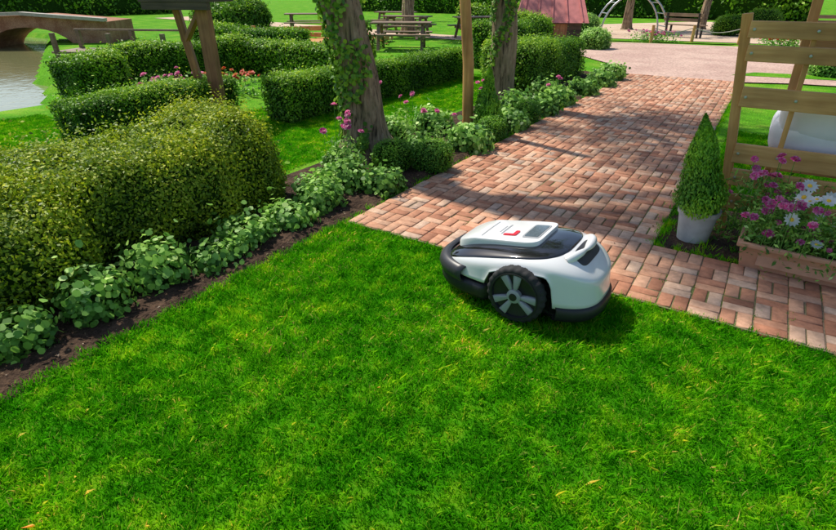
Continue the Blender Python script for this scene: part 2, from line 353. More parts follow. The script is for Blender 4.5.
def tufts(name,items,n=26,h=.05,mat='blade'):
    Vs=[];rn=[]
    for (x,y,s_) in items:
        k=int(n*s_); C=np.c_[R.normal(x,.022*s_,k),R.normal(y,.022*s_,k),np.full(k,.012)]
        T=np.c_[R.normal(0,.5,(k,2)),np.ones(k)]; a=nrm(R.normal(size=(k,3))*np.array([1,1,0])); hh=(h*s_*R.uniform(.4,1.1,k))[:,None]
        tp=C+nrm(T)*hh; w_=.002
        Vs.append(np.stack([C-a*w_,C+a*w_,C+(tp-C)*.6+a*w_,tp,C+(tp-C)*.6-a*w_],1).reshape(-1,3)); rn.append(R.uniform(.2,.9,k))
    V=np.vstack(Vs); return fmesh(name,V,np.arange(len(V)).reshape(-1,5),M[mat],np.concatenate(rn))
it=[]
for _ in range(200): it.append((PX1+c*random.randint(0,14)/1+random.gauss(0,.004),Y0+c*random.uniform(0,NW),random.uniform(.25,.6)))
for _ in range(170): it.append((PX1+random.gauss(.02,.015),random.uniform(YW,12),random.uniform(.5,1.3)))
for _ in range(120): it.append((random.uniform(PX1,2.5),YW+random.gauss(.03,.02),random.uniform(.4,1.2)))
for _ in range(160): it.append((PX0+random.gauss(-.02,.015),random.uniform(2.9,12),random.uniform(.4,1.1)))
for _ in range(140): it.append((PX0+c*random.randint(0,NB),Y0+c*random.uniform(0,NL*.5),random.uniform(.2,.4)))
for _ in range(60): it.append((random.uniform(-.3,1.2),random.uniform(YW,4.5),random.uniform(.7,1.6)))
for _ in range(260): it.append((random.uniform(LX0,3),LY1+random.gauss(.012,.010),random.uniform(.35,.8)))
for _ in range(240): it.append((LX0-abs(random.gauss(0,.02)),random.uniform(-1,2.9),random.uniform(.5,1.0)))
tufts('path_weeds',it)
# ---------------------------------------------------------------- beds
bumpy('flower_bed_soil',-4.0,LX0+.0,-1.2,3.1,.006,M['soil'],.014,.035,3)
bumpy('path_bed_soil',-3.7,PX0-.0,3.1,12.2,.006,M['soil'],.014,.05,4)
bumpy('side_bed_soil',PX1+.0,3.4,YW,4.7,.006,M['soil'],.010,.035,5)
def scatter(name,x0,x1,y0,y1,n,size,z=.03):
    C=np.c_[R.uniform(x0,x1,n),R.uniform(y0,y1,n),np.full(n,z)]
    V,F=leafV(C,np.tile([0,0,1.],(n,1)),size,.5); return fmesh(name,V,F,M['debris'],R.random(n))
scatter('leaf_litter',-3.2,-2.5,-.8,3.0,600,.018,.035); scatter('leaf_litter',-.25,1.5,3.7,4.6,260,.018,.035); scatter('leaf_litter',-3.6,-2.5,3.2,7,500,.022,.04)
scatter('leaf_litter',-2.4,-.4,3.0,9,60,.022,.036)
# ---------------------------------------------------------------- hedges
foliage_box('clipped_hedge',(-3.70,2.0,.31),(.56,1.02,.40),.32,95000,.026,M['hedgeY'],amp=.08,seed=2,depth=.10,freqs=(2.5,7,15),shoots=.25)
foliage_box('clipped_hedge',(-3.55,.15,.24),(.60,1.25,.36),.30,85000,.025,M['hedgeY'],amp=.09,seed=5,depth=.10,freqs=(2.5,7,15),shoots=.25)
foliage_box('clipped_hedge',(-6.72,4.1,.20),(.28,1.2,.28),.12,22000,.032,M['hedgeG'],amp=.035,seed=3,shoots=.1)
foliage_box('clipped_hedge',(-5.45,7.6,.26),(.28,2.6,.32),.12,32000,.038,M['hedgeG'],amp=.04,seed=4,shoots=.1)
foliage_box('clipped_hedge',(-9.05,4.5,.30),(.42,.42,.40),.14,11000,.045,M['hedgeG'],amp=.05,seed=6)
foliage_box('clipped_hedge',(-9.7,6.7,.30),(.3,1.5,.40),.14,14000,.050,M['hedgeG'],amp=.05,seed=7)
foliage_box('clipped_hedge',(-8.3,8.2,.30),(1.3,.3,.34),.14,12000,.050,M['hedgeG'],amp=.05,seed=8)
foliage_box('clipped_hedge',(-3.75,10.2,.32),(.45,1.5,.45),.2,24000,.040,M['hedgeG'],amp=.06,seed=10,shoots=.1)
foliage_box('clipped_hedge',(-5.3,12.6,.45),(.6,1.2,.55),.25,12000,.055,M['hedgeG'],amp=.06,seed=11)
foliage_box('clipped_hedge',(-13.0,11.2,.30),(2.2,.35,.36),.15,10000,.07,M['hedgeG'],amp=.05,seed=9)
foliage_box('round_shrub',(-18.6,15.4,.5),(1.3,1.3,.8),.75,10000,.11,M['hedgeG'],amp=.12,seed=13,depth=.15)
foliage_box('clipped_hedge',(-10.0,23.5,.4),(2.4,.5,.5),.3,10000,.10,M['hedgeG'],amp=.12,seed=12,depth=.15)
foliage_box('shrub_mass',(-24,40,.9),(9,1.2,1.2),.6,16000,.19,M['hedgeG'],amp=.3,seed=14,depth=.25,freqs=(1,2,5))
foliage_box('shrub_mass',(-8,40,.9),(9,1.5,1.3),.8,18000,.22,M['hedgeG'],amp=.5,seed=15,depth=.3,freqs=(.6,1.5,4))
foliage_box('shrub_mass',(12,36,.9),(9,1.5,1.3),.8,18000,.22,M['hedgeG'],amp=.5,seed=17,depth=.3,freqs=(.6,1.5,4))
foliage_box('shrub_mass',(-42,20,1.0),(1.6,8,1.2),.8,12000,.22,M['hedgeG'],amp=.35,seed=16,depth=.3,freqs=(.8,2,5))
for i,(x,y,r_) in enumerate([(-6.6,22.6,.55),(-1.6,25.5,.6),(3.2,24.6,.5),(5.6,23.6,.6),(-4.6,17.3,.35),(-.6,28,.7),(1.2,14.2,.35),(2.4,13.9,.4)]):
    foliage_box('round_shrub',(x,y,r_*.55),(r_,r_,r_*.75),r_*.74,4500,.06,M['hedgeG'] if i%2 else M['hosta'],amp=.07,seed=200+i,depth=.1,freqs=(3,7))
# grass islands on the plaza
for nm,po in (('plaza_grass_verge',[(-6.6,20.2),(-1.2,21.0),(-1.0,21.5),(-6.6,21.0)]),('plaza_grass_verge',[(-.6,13.2),(5,14.0),(5.2,14.8),(-.2,13.9)])):
    sheet(nm,po,.030,M['ground'])
# ---------------------------------------------------------------- low plants
def clump(name,x,y,r,h,mat,n,size,seed,prof=ROUND):
    return foliage_box(name,(x,y,h*.32),(r,r,h*.68),min(r,h*.68)*.95,n,size,mat,amp=.035,seed=seed,depth=.08,jit=.5,prof=prof,shrink=.06,freqs=(6,14),shoots=.12)
yy=.35; k=0
while yy<3.15:
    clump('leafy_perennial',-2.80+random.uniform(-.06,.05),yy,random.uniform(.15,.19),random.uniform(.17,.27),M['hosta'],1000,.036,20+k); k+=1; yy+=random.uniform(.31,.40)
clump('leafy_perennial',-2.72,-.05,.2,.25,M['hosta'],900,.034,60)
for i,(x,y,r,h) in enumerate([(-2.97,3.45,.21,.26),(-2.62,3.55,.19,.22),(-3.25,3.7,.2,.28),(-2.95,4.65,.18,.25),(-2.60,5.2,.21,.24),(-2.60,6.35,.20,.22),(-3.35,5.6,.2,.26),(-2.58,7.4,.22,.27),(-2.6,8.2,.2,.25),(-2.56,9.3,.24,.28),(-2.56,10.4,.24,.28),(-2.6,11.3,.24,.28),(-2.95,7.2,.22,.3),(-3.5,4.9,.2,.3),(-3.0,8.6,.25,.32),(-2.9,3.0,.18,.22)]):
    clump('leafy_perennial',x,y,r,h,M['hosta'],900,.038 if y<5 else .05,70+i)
for i,(x,y,r) in enumerate([(-2.56,4.28,.19),(-2.92,4.12,.18),(-2.58,5.72,.17),(-2.6,6.85,.18)]):
    foliage_box('boxwood_ball',(x,y,r*.8),(r,r,r*.85),r*.85,4500,.019,M['box'],amp=.012,seed=100+i,depth=.04,shrink=.025)
def conifer(name,x,y,z0,h,r,n,parent=None,seed=0,ls=.032):
    u=R.random(n)**.85; th=R.uniform(0,6.28,n); L=Lump(.026,(16,34),seed)
    pf=lambda u: r*np.clip(np.minimum((1-u)**.75*1.12,.62+u*2.2),0,1)
    prof=pf(u); rad=prof*R.uniform(.62,1.07,n)
    C=np.c_[rad*np.cos(th),rad*np.sin(th),z0+u*h]; l=L(C)*(prof/r); C[:,0]+=x+np.cos(th)*l; C[:,1]+=y+np.sin(th)*l
    nn=np.c_[np.cos(th),np.sin(th),np.full(n,.2)]; T=np.c_[np.cos(th)*.3,np.sin(th)*.3,np.ones(n)]
    V,F=leafV(C,nn,ls,.5,LEAF*np.array([1,.7,1]),T,.3)
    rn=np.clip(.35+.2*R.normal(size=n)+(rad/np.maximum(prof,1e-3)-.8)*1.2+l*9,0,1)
    us=np.array([0,.15,.3,.5,.7,.85,.97]); pts=[(x,y,z0+q*h) for q in us]
    V2,F2=tube_arr(pts,list(pf(us)*.66),10)
    VV,FF=merge([(V,F),(V2,F2)])
    return fmesh(name,VV,FF,[M['conif'],M['core']],np.r_[rn,np.zeros(len(F2))],matidx=np.r_[np.zeros(len(F)),np.ones(len(F2))],parent=parent)
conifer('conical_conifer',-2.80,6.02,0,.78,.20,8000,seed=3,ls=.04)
def flower_parts(pos,nrmv,r,kind):
    k=12 if kind=='daisy' else 8; c=np.array(pos); nv=nrm(np.array(nrmv,float)); a=nrm(np.cross(nv,[.3,.1,1])+1e-5); b=np.cross(nv,a)
    out=[]
    rings=[(1,.08)] if kind=='daisy' else [(1,.0),(.75,.3),(.45,.5)]
    for rr,up in rings:
        for i in range(k):
            t=6.283*i/k+random.random()*.2; d=np.cos(t)*a+np.sin(t)*b; e=-np.sin(t)*a+np.cos(t)*b; w=.23 if kind=='daisy' else .4
            p0=c+d*r*.12; p1=c+d*r*rr*.6+e*r*w*rr+nv*r*up; p2=c+d*r*rr+nv*r*up*.7; p3=c+d*r*rr*.6-e*r*w*rr+nv*r*up
            out.append([p0,p1,p2,p3])
    return np.array(out)
def flowers(name,items,parent=None,tilt=(.1,-.4)):
    P={'daisy':[], 'pink':[], 'red':[]}; cen=[];st=[]
    for (x,y,z0,z1,r,kd) in items:
        nv=(random.gauss(tilt[0],.35),random.gauss(tilt[1],.35),1); dx,dy=random.gauss(0,.02),random.gauss(0,.02)
        P[kd].append(flower_parts((x+dx,y+dy,z1),nv,r,kd)); st.append(tube_arr([(x,y,z0),(x+dx*.6,y+dy*.6,(z0+z1)/2),(x+dx,y+dy,z1-.002)],[.0022]*3,5))
        if kd=='daisy':
            th=np.linspace(0,6.283,9)[:-1]; nvn=nrm(np.array(nv)); cc=np.array([x+dx,y+dy,z1])+nvn*r*.12; a=nrm(np.cross(nvn,[.3,.1,1])); b=np.cross(nvn,a)
            ring=np.array([cc+(np.cos(q)*a+np.sin(q)*b)*r*.28-nvn*r*.1 for q in th]); top=np.array([cc+(np.cos(q)*a+np.sin(q)*b)*r*.12+nvn*r*.06 for q in th])
            cen.append((np.vstack([ring,top]),np.array([(i,(i+1)%8,8+(i+1)%8,8+i) for i in range(8)]+[(8,9,10,11),(12,13,14,15),(8,11,12,15)])))
    if parent is None: parent=empty(name)
    V,F=merge(st); fmesh('stems',V,F,M['stem'],parent=parent)
    for kd,m in (('daisy','whitepetal'),('pink','pinkpetal'),('red','redpetal')):
        if P[kd]:
            A=np.concatenate(P[kd]); fmesh(kd+'_petals',A.reshape(-1,3),np.arange(len(A)*4).reshape(-1,4),M[m],R.random(len(A)),parent=parent)
    if cen: V,F=merge(cen); fmesh('flower_centres',V,F,M['yellow'],parent=parent)
    return parent
for (x,y,n,h) in [(-3.10,3.6,9,.52),(-3.25,4.85,4,.60),(-2.85,4.9,5,.42),(-3.3,7.0,4,.4),(-2.7,8.3,4,.35)]:
    its=[(x+random.gauss(0,.09),y+random.gauss(0,.10),.05,h+random.gauss(0,.07),random.uniform(.028,.044),'pink') for _ in range(n)]
    fl=flowers('pink_flowering_plant',its)
    q=260; C=np.c_[R.normal(x,.07,q),R.normal(y,.07,q),R.uniform(.02,h*.8,q)]; V,F=leafV(C,np.tile([0,0,1.],(q,1)),.045,.9,LEAF*np.array([1,.6,1])); fmesh('leaves',V,F,M['hosta'],R.random(q),parent=fl)
for (x,y,kd) in [(-7.9,6.2,'red'),(-8.4,5.4,'pink'),(-10.8,14.0,'red'),(2.0,14.3,'red'),(-3.6,21.0,'pink'),(0.2,21.2,'red'),(4.3,22.6,'red')]:
    its=[(x+random.gauss(0,.35),y+random.gauss(0,.25),.05,random.uniform(.2,.4),random.uniform(.04,.07),kd) for _ in range(28)]
    fl=flowers('flower_bed_planting',its)
    q=500; C=np.c_[R.normal(x,.35,q),R.normal(y,.25,q),R.uniform(.03,.3,q)]; V,F=leafV(C,np.tile([0,0,1.],(q,1)),.09,.9); fmesh('leaves',V,F,M['hosta'],R.random(q),parent=fl)
# ---------------------------------------------------------------- trees
def tree(name,base,pts,rad,crown_c,crown_r,nleaf,ivy,seed,leaf=.10,thr=.35):
    e=empty(name,base); r=np.random.default_rng(seed)
    pts=np.array(pts,float); q=np.linspace(0,len(pts)-1,len(pts)*5); ii=np.arange(len(pts)); P2=np.stack([np.interp(q,ii,pts[:,a]) for a in range(3)],1); R2=np.interp(q,ii,rad)
    V,F=tube_arr(P2,R2,36,.05,seed)
    ax=np.repeat(P2,36,axis=0); dv=V-ax; an=np.arctan2(dv[:,1],dv[:,0]); fl=.07*np.sin(5*an+seed+V[:,2]*.7)+.045*np.sin(9*an+1.3*seed-V[:,2]*1.1)+.02*np.sin(17*an+V[:,2]*2)
    k_=1+fl*(1+2.2*np.exp(-np.maximum(V[:,2],0)*5)); V=ax+dv*k_[:,None]
    parts=[(V,F)]
    tips=[]
    cc=np.array(crown_c)
    for i in range(9):
        a=6.283*i/9+r.uniform(-.3,.3); q=r.uniform(.45,.95)
        end=cc+np.array([np.cos(a)*crown_r[0]*q,np.sin(a)*crown_r[1]*q,r.uniform(-.5,.6)*crown_r[2]])
        st=np.array(pts[-1 - (i%2)]); mid=(st+end)/2+np.array([0,0,.25])
        parts.append(tube_arr([st,(st+mid)/2+r.normal(size=3)*.06,mid,end],[rad[-1]*.55,rad[-1]*.42,rad[-1]*.28,.012],8,.01,i))
        tips.append(end); tips.append(mid)
        for _ in range(3):
            e2=end+r.normal(size=3)*np.array(crown_r)*.28; parts.append(tube_arr([mid,(mid+e2)/2,e2],[rad[-1]*.2,rad[-1]*.12,.008],6)); tips.append(e2)
    V,F=merge(parts); fmesh('trunk_and_limbs',V,F,M['bark'],smooth=True,parent=e)
    tips=np.array(tips); ti=r.integers(0,len(tips),nleaf); off=nrm(r.normal(size=(nleaf,3)))*(r.random(nleaf)**.45)[:,None]
    C=tips[ti]+off*np.array([.62,.62,.42])*r.uniform(.7,1.15,len(tips))[ti][:,None]
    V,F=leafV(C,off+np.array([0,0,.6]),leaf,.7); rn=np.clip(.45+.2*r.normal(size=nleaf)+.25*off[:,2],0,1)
    fmesh('crown_foliage',V,F,M['crown'],rn,parent=e)
    P=np.array(pts); seg=r.uniform(1,len(P)-1.001,ivy); i0=seg.astype(int); f=(seg-i0)[:,None]; c_=P[i0]*(1-f)+P[i0+1]*f; rr=np.array(rad)[i0]*(1-f[:,0])+np.array(rad)[i0+1]*f[:,0]
    a=r.uniform(0,6.28,ivy); L=Lump(1,(2.6,6,13),seed+5)
    dirv=np.c_[np.cos(a),np.sin(a),np.zeros(ivy)]; C=c_+dirv*(rr+.01+np.abs(r.normal(size=ivy))*.022)[:,None]
    keep=(.9*L(C*np.array([1.6,1.6,.9]))+.45*(np.minimum(C[:,2],1.6)-1.0)-.42*(dirv[:,0]*.95+dirv[:,1]*.3))>thr; C=C[keep]; dirv=dirv[keep]
    V,F=leafV(C,dirv+np.array([0,0,.3]),.042,.5,ROUND); fmesh('ivy',V,F,M['ivy'],r.random(len(C)),parent=e)
    return e
tree('ivy_clad_tree',(-3.36,4.34,0),[(0,0,-.1),(0,0,.04),(-.02,.0,.25),(-.07,-.02,.8),(-.17,-.08,1.3),(-.30,-.16,1.9),(-.40,-.2,2.6),(-.4,-.1,3.6)],[.43,.32,.240,.210,.200,.185,.17,.14],(.1,.9,6.4),(1.7,1.5,.9),8000,6500,3,thr=.50)
tree('ivy_clad_tree',(-3.45,7.84,0),[(0,0,-.1),(0,0,.04),(.0,0,.25),(-.0,0,.9),(-.03,0,1.5),(.05,0,2.2),(.1,.1,2.8)],[.34,.25,.20,.18,.17,.15,.12],(.2,0,4.4),(1.9,1.6,.9),9000,4600,5,thr=.25)
GT=[(0,0,-.1),(0,0,.1),(0,0,1),(.1,0,2.2),(.1,.1,3.2)]
tree('garden_tree',(-12.5,19,0),GT,[.35,.28,.22,.2,.15],(.2,0,5.0),(2.3,2.3,1.4),6000,300,8,.19)
tree('garden_tree',(-22,27,0),GT,[.35,.28,.22,.2,.15],(.2,0,5.0),(2.6,2.6,1.6),6000,300,9,.21)
tree('garden_tree',(-3,29,0),GT,[.3,.2,.16,.15,.12],(.2,0,5.0),(2.3,2.3,1.4),6000,100,10,.19)
tree('garden_tree',(-5.9,27,0),GT,[.3,.2,.15,.14,.12],(.2,0,5.0),(2.0,2.0,1.3),5000,100,12,.19)
tree('garden_tree',(3.5,31,0),GT,[.3,.2,.16,.15,.12],(.2,0,5.0),(2.3,2.3,1.4),5000,100,13,.2)
e=empty('timber_pole',(-3.04,5.98,0)); tube('pole',[(0,0,-.1),(-.03,0,.8),(-.10,-.04,1.6),(-.18,-.06,2.6)],[.07,.068,.064,.06],M['pineZ'],e,14)
e=empty('wooden_post_stand',(-6.40,4.85,0),math.radians(20))
box('post',(0,0,.72),(.17,.11,1.5),M['redwood'],e); beam('brace_post',(-.42,.25,.45),(-.55,.2,1.5),.13,.09,M['redwood'],e)
beam('brace',(-.5,.22,.95),(-.02,.02,1.42),.07,.06,M['redwood'],e)
box('platform',(-.28,.1,1.50),(1.0,.62,.07),M['darkwood'],e); box('crossbeam',(-.28,-.16,1.42),(.95,.08,.09),M['darkwood'],e); box('upper_box',(-.28,.12,1.76),(.75,.5,.42),M['darkwood'],e)
for sx in (-.66,.1): beam('roof_slope',(-.28,.12,2.2),(sx-.0,.12,1.95),.7,.04,M['redwood'],e)
# ---------------------------------------------------------------- potted conifer
e=empty('potted_conifer',(-.15,3.92,.012))
lathe('pot',[(.085,0),(.10,.0),(.124,.20),(.136,.205),(.140,.24),(.126,.24),(.118,.20),(.0,.20)],M['zinc'],e,36)
lathe('soil',[(.118,.212),(.0,.218)],M['soil'],e,24)
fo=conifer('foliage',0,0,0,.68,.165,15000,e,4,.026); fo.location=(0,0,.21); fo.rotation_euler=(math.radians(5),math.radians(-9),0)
# ---------------------------------------------------------------- planter with flowers
e=empty('flower_planter_box',(.50,3.70,.012),math.radians(-2))
def tapered_box(name,lx,ly,h,tx,ty,wall,mat,parent):
    V=[];
    for (a,b,z) in ((lx-tx,ly-ty,0),(lx,ly,h-.03),(lx+.018,ly+.018,h-.03),(lx+.018,ly+.018,h),(lx-wall,ly-wall,h),(lx-wall-.01,ly-wall-.01,h-.06)):
        V+=[(-a,-b,z),(a,-b,z),(a,b,z),(-a,b,z)]
    F=[(i*4+j,i*4+(j+1)%4,(i+1)*4+(j+1)%4,(i+1)*4+j) for i in range(5) for j in range(4)]+[(20,21,22,23),(3,2,1,0)]
    o=fmesh(name,V,F,mat,parent=parent); md=o.modifiers.new('b','BEVEL'); md.width=.006; md.segments=3; return o
tapered_box('box',.36,.125,.19,.03,.025,.014,M['terra'],e)
box('panel_moulding',(0,-.118,.09),(.5,.012,.075),M['terra'],e,rot=(math.radians(-9),0,0))
for fx in (-.26,.26): box('foot',(fx,0,-.004),(.06,.2,.014),M['terra'],e)
box('soil',(0,0,.15),(.66,.20,.03),M['soil'],e)
n=3200; C=np.c_[R.uniform(-.36,.40,n),R.normal(0,.08,n),R.uniform(.16,.42,n)]; C[:,2]-=np.abs(C[:,1])*.4
V,F=leafV(C,np.tile([0,-.2,1.],(n,1)),.038,.9,LEAF*np.array([1,.7,1])); fmesh('plant_leaves',V,F,M['hosta'],R.random(n),parent=e)
its=[]
for _ in range(32): its.append((random.uniform(-.22,.42),random.gauss(-.05,.08),.18,random.uniform(.26,.58),random.uniform(.034,.050),'daisy'))
for _ in range(28): its.append((random.uniform(-.38,-.02),random.gauss(.0,.08),.18,random.uniform(.26,.56),random.uniform(.024,.038),'pink'))
for _ in range(20): its.append((random.uniform(-.1,.40),random.gauss(-.02,.08),.18,random.uniform(.22,.50),random.uniform(.018,.030),'pink'))
flowers('',its,e,(0,-.7))
its=[(random.gauss(.22,.12),random.gauss(4.06,.06),.02,random.uniform(.35,.65),random.uniform(.024,.038),'pink') for _ in range(22)]
fl=flowers('pink_flowering_plant',its)
n=1300; C=np.c_[R.normal(.25,.16,n),R.normal(4.06,.08,n),R.uniform(.02,.5,n)]; V,F=leafV(C,np.tile([0,0,1.],(n,1)),.05,.9,LEAF*np.array([1,.6,1])); fmesh('leaves',V,F,M['hosta'],R.random(n),parent=fl)
# ---------------------------------------------------------------- wooden arbour seat
e=empty('wooden_arbour_seat',(0,0,0))
yb=4.24
beam('front_leg',(.01,yb,-.0),(-.19,yb,1.47),.095,.06,M['pineZ'],e); beam('rear_leg',(.22,yb+.42,0),(.16,yb+.42,2.0),.085,.06,M['pineZ'],e)
beam('far_front_leg',(1.95,yb,-.0),(2.1,yb,1.47),.095,.06,M['pineZ'],e); beam('far_rear_leg',(1.85,yb+.42,0),(1.85,yb+.42,2.0),.085,.06,M['pineZ'],e)
for i,(z0,z1) in enumerate([(1.33,1.43),(1.19,1.29),(.905,1.035),(.53,.665),(.37,.49),(.2,.31)]):
    xl=.01-.20*((z0+z1)/2)/1.47
    box('slat_%d'%i,((xl+2.0)/2+.02,yb-.045,(z0+z1)/2),(2.0-xl,.028,z1-z0),M['pine'],e,bev=.006)
    for fx in (xl+.05,.21):
        lathe('bolt',[(.0,.006),(.008,.005),(.010,0)],M['metal'],e,12,loc=(fx,yb-.060,(z0+z1)/2),rot=(math.radians(90),0,0))
beam('inner_upright',(.22,yb-.012,.15),(.20,yb-.012,1.40),.05,.03,M['pineZ'],e)
box('top_rail',(.95,yb+.2,2.0),(2.3,.1,.06),M['pine'],e); box('seat_base',(1.05,yb+.5,.50),(1.75,.75,.06),M['pine'],e); box('rear_rail',(1.02,yb+.45,1.3),(1.6,.03,.1),M['pine'],e)
def pillow(name,c,s,parent):
    bm=bmesh.new(); bmesh.ops.create_cube(bm,size=2); bmesh.ops.subdivide_edges(bm,edges=bm.edges[:],cuts=11,use_grid_fill=True)
    P=np.array([v.co[:] for v in bm.verts])*s; Q,dn=rbox_map(P,np.array(s),min(s)*.85); Q=Q+dn*Lump(.012,(8,17),9)(Q)[:,None]
    for v,q in zip(bm.verts,Q): v.co=q
    me=D.meshes.new(name); bm.to_mesh(me); bm.free(); me.materials.append(M['cloth'])
    for p in me.polygons: p.use_smooth=True
    o=D.objects.new(name,me); o.location=c; return link(o,parent)
pillow('cushion',(1.00,yb+.45,.69),(.86,.34,.15),e); pillow('back_cushion',(1.00,yb+.22,.81),(.84,.12,.15),e)
# ---------------------------------------------------------------- robot lawn mower
mo=empty('robot_lawn_mower',(-.895,2.565,.03),math.radians(-2))   # local -x is the front
A_,B_=.455,.285; UW=.085; RW=.162
def interp(xs_,ys_): return lambda u: np.interp(u,xs_,ys_)
Hf=interp([-.47,-.41,-.30,-.1,.1,.22,.32,.40,.47],[.20,.265,.305,.345,.380,.395,.385,.35,.28])
Sf=interp([-.47,-.3,-.1,.05,.2,.32,.42,.47],[.165,.205,.245,.295,.305,.295,.26,.235])
def plan(th,ex=3.0):
    c_,s_=np.cos(th),np.sin(th); return A_*np.sign(c_)*np.abs(c_)**(2/ex), B_*np.sign(s_)*np.abs(s_)**(2/ex)
def smoothf(f): return lambda u: sum(f(u+d) for d in (-.05,-.025,0,.025,.05))/5
Hf=smoothf(Hf); Sf=smoothf(Sf)
def ztop(x,y):
    rho=np.clip((np.abs(x/A_)**3+np.abs(y/B_)**3)**(1/3),0,1)
    return Sf(x)+(Hf(x)-Sf(x))*(1-rho**2.6)**.55
nth=160; th=np.linspace(0,2*np.pi,nth,endpoint=False); px,py=plan(th)
rings=[]
zb=np.full(nth,.115); 
arch=np.where(np.abs(px-UW)<RW+.018, RW+np.sqrt(np.clip((RW+.018)**2-(px-UW)**2,0,None)),0)*(np.abs(py)>B_*.8)
zb=np.where(px<-.1,.15,zb); zb=np.maximum(zb,np.minimum(arch,Sf(px)-.02))
for q in np.linspace(0,1,6)[:-1]:
    k=1.035-.035*q**.7; z=zb+(Sf(px)-zb)*q; rings.append(np.c_[px*k,py*k,z])
for rho in (1,.985,.96,.92,.86,.78,.68,.56,.42,.26,.1):
    x,y=px*rho,py*rho; rings.append(np.c_[x,y,ztop(x,y)])
V=np.vstack(rings); nr=len(rings); F=[(i*nth+j,i*nth+(j+1)%nth,(i+1)*nth+(j+1)%nth,(i+1)*nth+j) for i in range(nr-1) for j in range(nth)]
sh=fmesh('white_shell',V,F,M['white'],smooth=True,parent=mo); 
bm=bmesh.new(); bm.from_mesh(sh.data); bm.verts.ensure_lookup_table(); bmesh.ops.contextual_create(bm,geom=[bm.verts[(nr-1)*nth+j] for j in range(nth)])
bm.to_mesh(sh.data); bm.free()
for p in sh.data.polygons: p.use_smooth=True
so_=sh.modifiers.new('s','SOLIDIFY'); so_.thickness=.008; so_.offset=-1
def patch(name,outline,off,mat,n=16,lip=.004,bottom=-.012,top=None):
    O=np.array(outline); c0=O.mean(0); m=len(O); rr=[]
    tz=top or ztop
    for q in np.linspace(1,0.04,n): 
        P=c0+(O-c0)*q; rr.append(np.c_[P,tz(P[:,0],P[:,1])+off])
    base=np.c_[O,tz(O[:,0],O[:,1])+bottom]; P=c0+(O-c0)*.985; rr[0]=np.c_[O,tz(O[:,0],O[:,1])+off-lip]; rr.insert(1,np.c_[P,tz(P[:,0],P[:,1])+off])
    V=np.vstack([base]+rr); k=len(rr)+1
    F=[(i*m+j,i*m+(j+1)%m,(i+1)*m+(j+1)%m,(i+1)*m+j) for i in range(k-1) for j in range(m)]
    o=fmesh(name,V,F,mat,smooth=True,parent=mo); bm=bmesh.new(); bm.from_mesh(o.data); bm.verts.ensure_lookup_table(); bmesh.ops.contextual_create(bm,geom=[bm.verts[(k-1)*m+j] for j in range(m)]); bmesh.ops.recalc_face_normals(bm,faces=bm.faces); bm.to_mesh(o.data); bm.free()
    for p in o.data.polygons: p.use_smooth=True
    try: o.data.set_sharp_from_angle(angle=math.radians(40))
    except Exception: pass
    return o
def selipse(cx,cy,a,b,ex=5,m=96,skew=0):
    t_=np.linspace(0,2*np.pi,m,endpoint=False); c_,s_=np.cos(t_),np.sin(t_)
    x=a*np.sign(c_)*np.abs(c_)**(2/ex); y=b*np.sign(s_)*np.abs(s_)**(2/ex); y=y*(1+skew*x/a); return np.c_[cx+x,cy+y]
patch('black_canopy',selipse(-.085,0,.362,.256,3.4,140,.02),.004,M['gloss'],n=26)
flat=lambda x,y: .288+(x+.42)*.185-.25*np.abs(y)**2.2-.55*np.clip(-x-.25,0,1)**1.4
patch('top_panel',selipse(-.125,.004,.250,.165,7,120,.05),.018,M['white'],lip=.008,bottom=-.035,top=flat)
patch('display_bezel',selipse(.050,.0,.050,.105,9),.0205,M['lgrey'],top=flat); patch('display',selipse(.050,0,.040,.090,12),.0225,M['screen'],top=flat)
patch('stop_button',selipse(-.050,-.055,.012,.034,6),.0235,M['red'],top=flat); patch('warning_stripe',selipse(-.078,-.080,.036,.011,6),.0232,M['red'],top=flat)
patch('panel_seam',selipse(-.23,0,.0035,.12,8),.0195,M['lgrey'],top=flat)
patch('label_text_strip',selipse(-.130,.0,.005,.075,8),.0196,M['lgrey'],top=flat); patch('label_text_strip',selipse(-.150,.0,.003,.05,8),.0196,M['lgrey'],top=flat)
patch('rear_recess',selipse(.335,0,.042,.135,4),.003,M['dgrey'])
V,F=tube_arr([(.285,-.165,ztop(.285,-.165)-.012),(.315,-.14,ztop(.315,-.14)+.018),(.335,-.08,ztop(.335,-.08)+.026),(.340,0,ztop(.34,0)+.028),(.335,.08,ztop(.335,.08)+.026),(.315,.14,ztop(.315,.14)+.018),(.285,.165,ztop(.285,.165)-.012)],[.024,.026,.026,.026,.026,.026,.024],14)
o=fmesh('rear_handle',V,F,M['white'],smooth=True,parent=mo); md=o.modifiers.new('s','SUBSURF'); md.levels=2; md.render_levels=2
def ringbody(name,zlist,mat,ex=3.0,wheel_cut=True):
    rr=[]
    for (k,z) in zlist: 
        x,y=plan(th,ex); yy_=y*k
        if wheel_cut: yy_=np.where((np.abs(x-UW)<RW+.03)&(np.abs(yy_)>.20),np.sign(yy_)*.215,yy_)
        rr.append(np.c_[x*k,yy_,np.full(nth,z)])
    V=np.vstack(rr); k_=len(rr); F=[(i*nth+j,i*nth+(j+1)%nth,(i+1)*nth+(j+1)%nth,(i+1)*nth+j) for i in range(k_-1) for j in range(nth)]
    o=fmesh(name,V,F,mat,smooth=True,parent=mo); bm=bmesh.new(); bm.from_mesh(o.data); bm.verts.ensure_lookup_table()
    bmesh.ops.contextual_create(bm,geom=[bm.verts[j] for j in range(nth)]); bmesh.ops.contextual_create(bm,geom=[bm.verts[(k_-1)*nth+j] for j in range(nth)]); bm.to_mesh(o.data); bm.free(); return o
ringbody('chassis_skirt',[(.98,.035),(1.04,.045),(1.065,.065),(1.06,.110),(1.02,.130),(.9,.135)],M['black'])
ringbody('inner_body',[(.90,.06),(.93,.12),(.94,.17),(.90,.20),(.8,.21)],M['black'])
pts=[]; 
